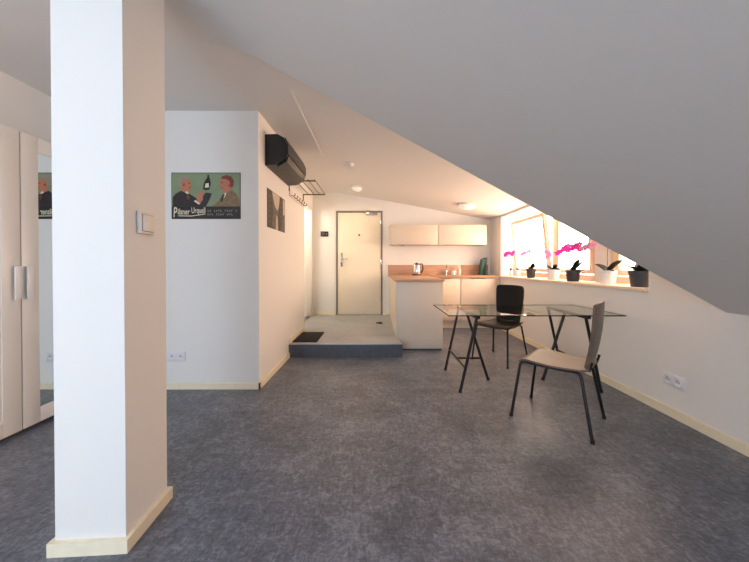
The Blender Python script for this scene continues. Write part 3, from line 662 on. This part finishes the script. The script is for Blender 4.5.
# ------------------------------------------------------------------ chairs
def chair(loc, rz, shell, label):
    e = empty('dining_chair', loc, rz, label, 'chair', 'stacking chairs at the glass table'); e.scale.z = 1.012
    # seat shell: gently dished, front edge rolled down (local +y is forward)
    ys = [-0.224, -0.16, -0.08, 0.0, 0.08, 0.14, 0.18, 0.205, 0.222]
    zs = [0.452, 0.442, 0.437, 0.436, 0.441, 0.446, 0.446, 0.438, 0.422]
    P = []
    for y, z in zip(ys, zs):
        hw = 0.185 + 0.025*min(1, (y+0.224)/0.28)
        P.append([(hw*u, y - 0.012*u**4*(1 if y > 0.15 else 0), z - 0.006*(1-u*u)) for u in [-1+i/6 for i in range(13)]])
    MB().grid(P, shell, True, 0.011).build('seat', e, 60)
    # backrest: curved in plan, leaning back, rounded top corners
    P = []
    for i in range(13):
        v = i/12; z = 0.455 + 0.43*v; y = -0.226 - 0.012*math.sin(v*PI) - 0.052*v
        hw = 0.150 + 0.028*math.sin(min(1, v*1.25)*PI/2)
        if v > 0.93: hw -= 0.010
        P.append([(hw*u, y + 0.022*u*u, z - (0.012*u**6 if v > 0.9 else 0)) for u in [-1+i/6 for i in range(13)]])
    P.insert(0, [(0.147*u, -0.212, 0.4475) for u in [-1+i/6 for i in range(13)]])
    MB().grid(P, shell, True, 0.011).build('backrest', e, 60)
    r = 0.0105
    ft, bt, fo, bo = 0.185, -0.165, 0.255, -0.255
    fr = MB()
    for s in (-1, 1): fr.tube([(s*0.183, ft-0.02, 0.418), (s*0.172, 0.0, 0.412), (s*0.168, bt+0.02, 0.418)], r, 'black_metal')
    fr.tube([(-0.172, 0.06, 0.412), (0.172, 0.06, 0.412)], 0.008, 'black_metal').tube([(-0.17, -0.10, 0.414), (0.17, -0.10, 0.414)], 0.008, 'black_metal').build('seat_frame', e)
    for s in (-1, 1):
        for top, foot, x_ in ((ft, fo, 0.183), (bt, bo, 0.168)):
            sg = 1 if top > 0 else -1
            pts = [(s*x_, top-sg*0.02, 0.418), (s*(x_+0.004), top+sg*0.006, 0.413), (s*(x_+0.010), top+sg*0.018, 0.394), (s*0.222, foot, 0.006)]
            lg = MB().tube(pts, r, 'black_metal').build('leg', e)
            MB().lathe([(0.013, 0), (0.013, 0.012), (0.0115, 0.022)], 'rubber', (s*0.222, foot, 0), 14).build('rubber_foot', lg)
    for s in (-1, 1): MB().tube([(s*0.13, -0.17, 0.420), (s*0.13, -0.222, 0.432), (s*0.13, -0.236, 0.49)], 0.008, 'black_metal', 8).build('back_bracket', e)
    return e
chair((1.370, 2.257, 0), math.radians(45), 'beech', 'greige plywood chair with black legs at the near side of the glass table')
chair((1.510, 3.650, 0), math.radians(130.4), 'black_seat', 'all-black chair behind the glass table, below the windows')

# ------------------------------------------------------------------ orchids on the sill
def leaf(mb, base, az, length, lift, wid, droop=0.5):
    P = []; n = 8
    ca, sa = math.cos(az), math.sin(az)
    for i in range(n+1):
        u = i/n; rr = length*u; z = lift*u - droop*length*u*u*0.6; hw = 1.35*wid*math.sin(PI*min(1, 0.12+0.88*u))**0.7 * (1 if u < 1 else 0.05)
        row = []
        for k in (-1, 0, 1):
            row.append((base[0]+ca*rr - sa*hw*k, base[1]+sa*rr + ca*hw*k, base[2]+z + 0.25*hw*abs(k)))
        P.append(row)
    mb.grid(P, 'leaf', True, 0.003)
def flower(mb, c, m, s, face):
    f = Vector(face).normalized(); a = f.cross(Vector((0, 0, 1))).normalized(); b = a.cross(f).normalized(); c = Vector(c)
    for k, (ln, wd) in enumerate(((1, .62), (1.05, .9), (.95, .6), (.95, .6), (1.05, .9))):
        t = PI/2 + k*2*PI/5; u = a*math.cos(t) + b*math.sin(t); v = f.cross(u)
        pts = [c + u*s*ln*q + v*s*wd*0.5*math.sin(PI*min(1, 0.1+q*0.86)) + f*s*0.12*q for q in (0.05, 0.35, 0.65, 0.9, 1.0)]
        pts += [c + u*s*ln*q - v*s*wd*0.5*math.sin(PI*min(1, 0.1+q*0.86)) + f*s*0.12*q for q in (0.9, 0.65, 0.35, 0.05)]
        mb.prism(pts, f*0.0015, m, True)
    mb.lathe([(s*0.12, 0), (s*0.14, s*0.1), (0.0, s*0.2)], 'magenta', c, 8)
def pot(mb, r, h, m):
    mb.lathe([(r*0.74, 0), (r*0.78, 0.004), (r*0.95, h*0.84), (r*1.0, h*0.85), (r*1.0, h), (r*0.93, h), (r*0.90, h*0.86), (0.0, h*0.86)], m, seg=36)
def orchid(y, r, h, m, label, leaves, spray=None, x=2.335):
    e = empty('orchid', (x, y, ZW), 0, label, 'potted plant', 'orchid pots on the window sill')
    q = MB(); pot(q, r, h, m); q.build('pot', e)
    MB().lathe([(r*0.9, h*0.865), (r*0.5, h*0.90), (0.0, h*0.91)], 'soil', seg=20).build('soil', e)
    lf = MB()
    for az, ln, lift, wd in leaves: leaf(lf, (0, 0, h*0.88), az, ln, lift, wd)
    lf.build('leaves', e)['label'] = 'dark green strap leaves'
    if spray:
        pts, fl, fm, s = spray
        MB().tube(pts, 0.003, 'stem', 8).build('stem', e)
        for k, c in enumerate(fl):
            fb = MB(); flower(fb, c, 'pink' if fm == 'magenta' and c[1] < -.14 else fm, s*(0.9+0.2*((k*37) % 10)/10), (-0.8, -0.6+0.25*((k*13) % 5-2)/2, 0.1)); fb.build('flower', e)
    return e
U = lambda a: math.radians(a)
# small dropper bottle at the far end
jb = empty('spray_bottle', (2.33, 5.18, ZW), 0, 'tiny clear bottle with dark cap at the far end of the sill', 'bottle')
MB().lathe([(0.024, 0), (0.026, 0.01), (0.026, 0.08), (0.012, 0.10)], 'white_plastic').build('body', jb)
MB().lathe([(0.019, 0.10), (0.019, 0.128), (0.014, 0.136)], 'dark').build('cap', jb)
orchid(4.94, 0.042, 0.115, 'pot_white', 'small white pot with a magenta orchid at the far end of the sill',
       [(U(-100), .09, .05, .016), (U(80), .08, .06, .016)],
       ([(0, 0, .1), (-.01, .03, .24), (-.05, .12, .37), (-.08, .22, .40)],
        [(-.05, .10, .37), (-.07, .18, .395), (-.085, .24, .39), (-.05, .05, .40), (-.08, .28, .36)], 'magenta', .044))
orchid(4.52, 0.068, 0.135, 'pot_black', 'black pot with a pale pink orchid before the tilted window',
       [(U(-100), .14, .15, .022), (U(70), .12, .03, .022), (U(-80), .13, .09, .022), (U(95), .10, .08, .022), (U(-170), .08, .07, .02), (U(-60), .09, .11, .02)],
       ([(0, 0, .12), (-.01, .02, .28), (-.03, .08, .38), (-.05, .17, .36)],
        [(-.03, .06, .385), (-.04, .12, .38), (-.05, .18, .355), (-.02, .0, .40)], 'pink', .042))
orchid(3.95, 0.080, 0.135, 'pot_white', 'wide white pot with pale pink orchid before the window frames',
       [(U(85), .17, .06, .022), (U(-105), .13, .12, .020), (U(100), .20, .13, .022), (U(-95), .16, .05, .022), (U(160), .10, .08, .02), (U(-60), .11, .06, .02)],
       ([(0, 0, .12), (.0, .02, .27), (-.02, .06, .36), (-.04, .10, .37)],
        [(-.02, .05, .35), (-.04, .09, .37), (-.03, .08, .30), (-.03, .03, .32)], 'pink', .042))
orchid(3.557, 0.078, 0.13, 'pot_black', 'dark grey pot with the big magenta orchid spray',
       [(U(-100), .15, .19, .022), (U(-70), .17, .02, .020), (U(-80), .16, .17, .022), (U(100), .10, .06, .022), (U(-65), .14, .05, .022), (U(-120), .10, .09, .02)],
       ([(0, 0, .12), (0, 0, .34), (0, -.04, .40), (0, -.16, .385), (0, -.30, .36)],
        [(0.0+.02*((k*7) % 5-2)/2, .27-.041*k, .370+.03*math.sin(k*0.2)+.03*((k*11) % 5-2)/2) for k in range(15)], 'magenta', .042))
orchid(3.02, 0.078, 0.14, 'pot_white', 'large white pot with broad dark leaves, no flowers',
       [(U(95), .17, .13, .030), (U(-85), .17, .17, .030), (U(-60), .12, .13, .026), (U(120), .10, .10, .026), (U(-110), .14, .05, .024)],
       ([(0, 0, .12), (0, .01, .28), (.0, .0, .38)], [], 'pink', .03))
orchid(2.65, 0.085, 0.14, 'pot_blue', 'slate pot nearest the viewer at the end of the sill',
       [(U(100), .19, .12, .022), (U(-80), .17, .11, .024), (U(-120), .12, .14, .022), (U(80), .17, .07, .026), (U(-95), .15, .06, .026), (U(175), .10, .09, .024), (U(-50), .13, .08, .024), (U(60), .11, .12, .022)])
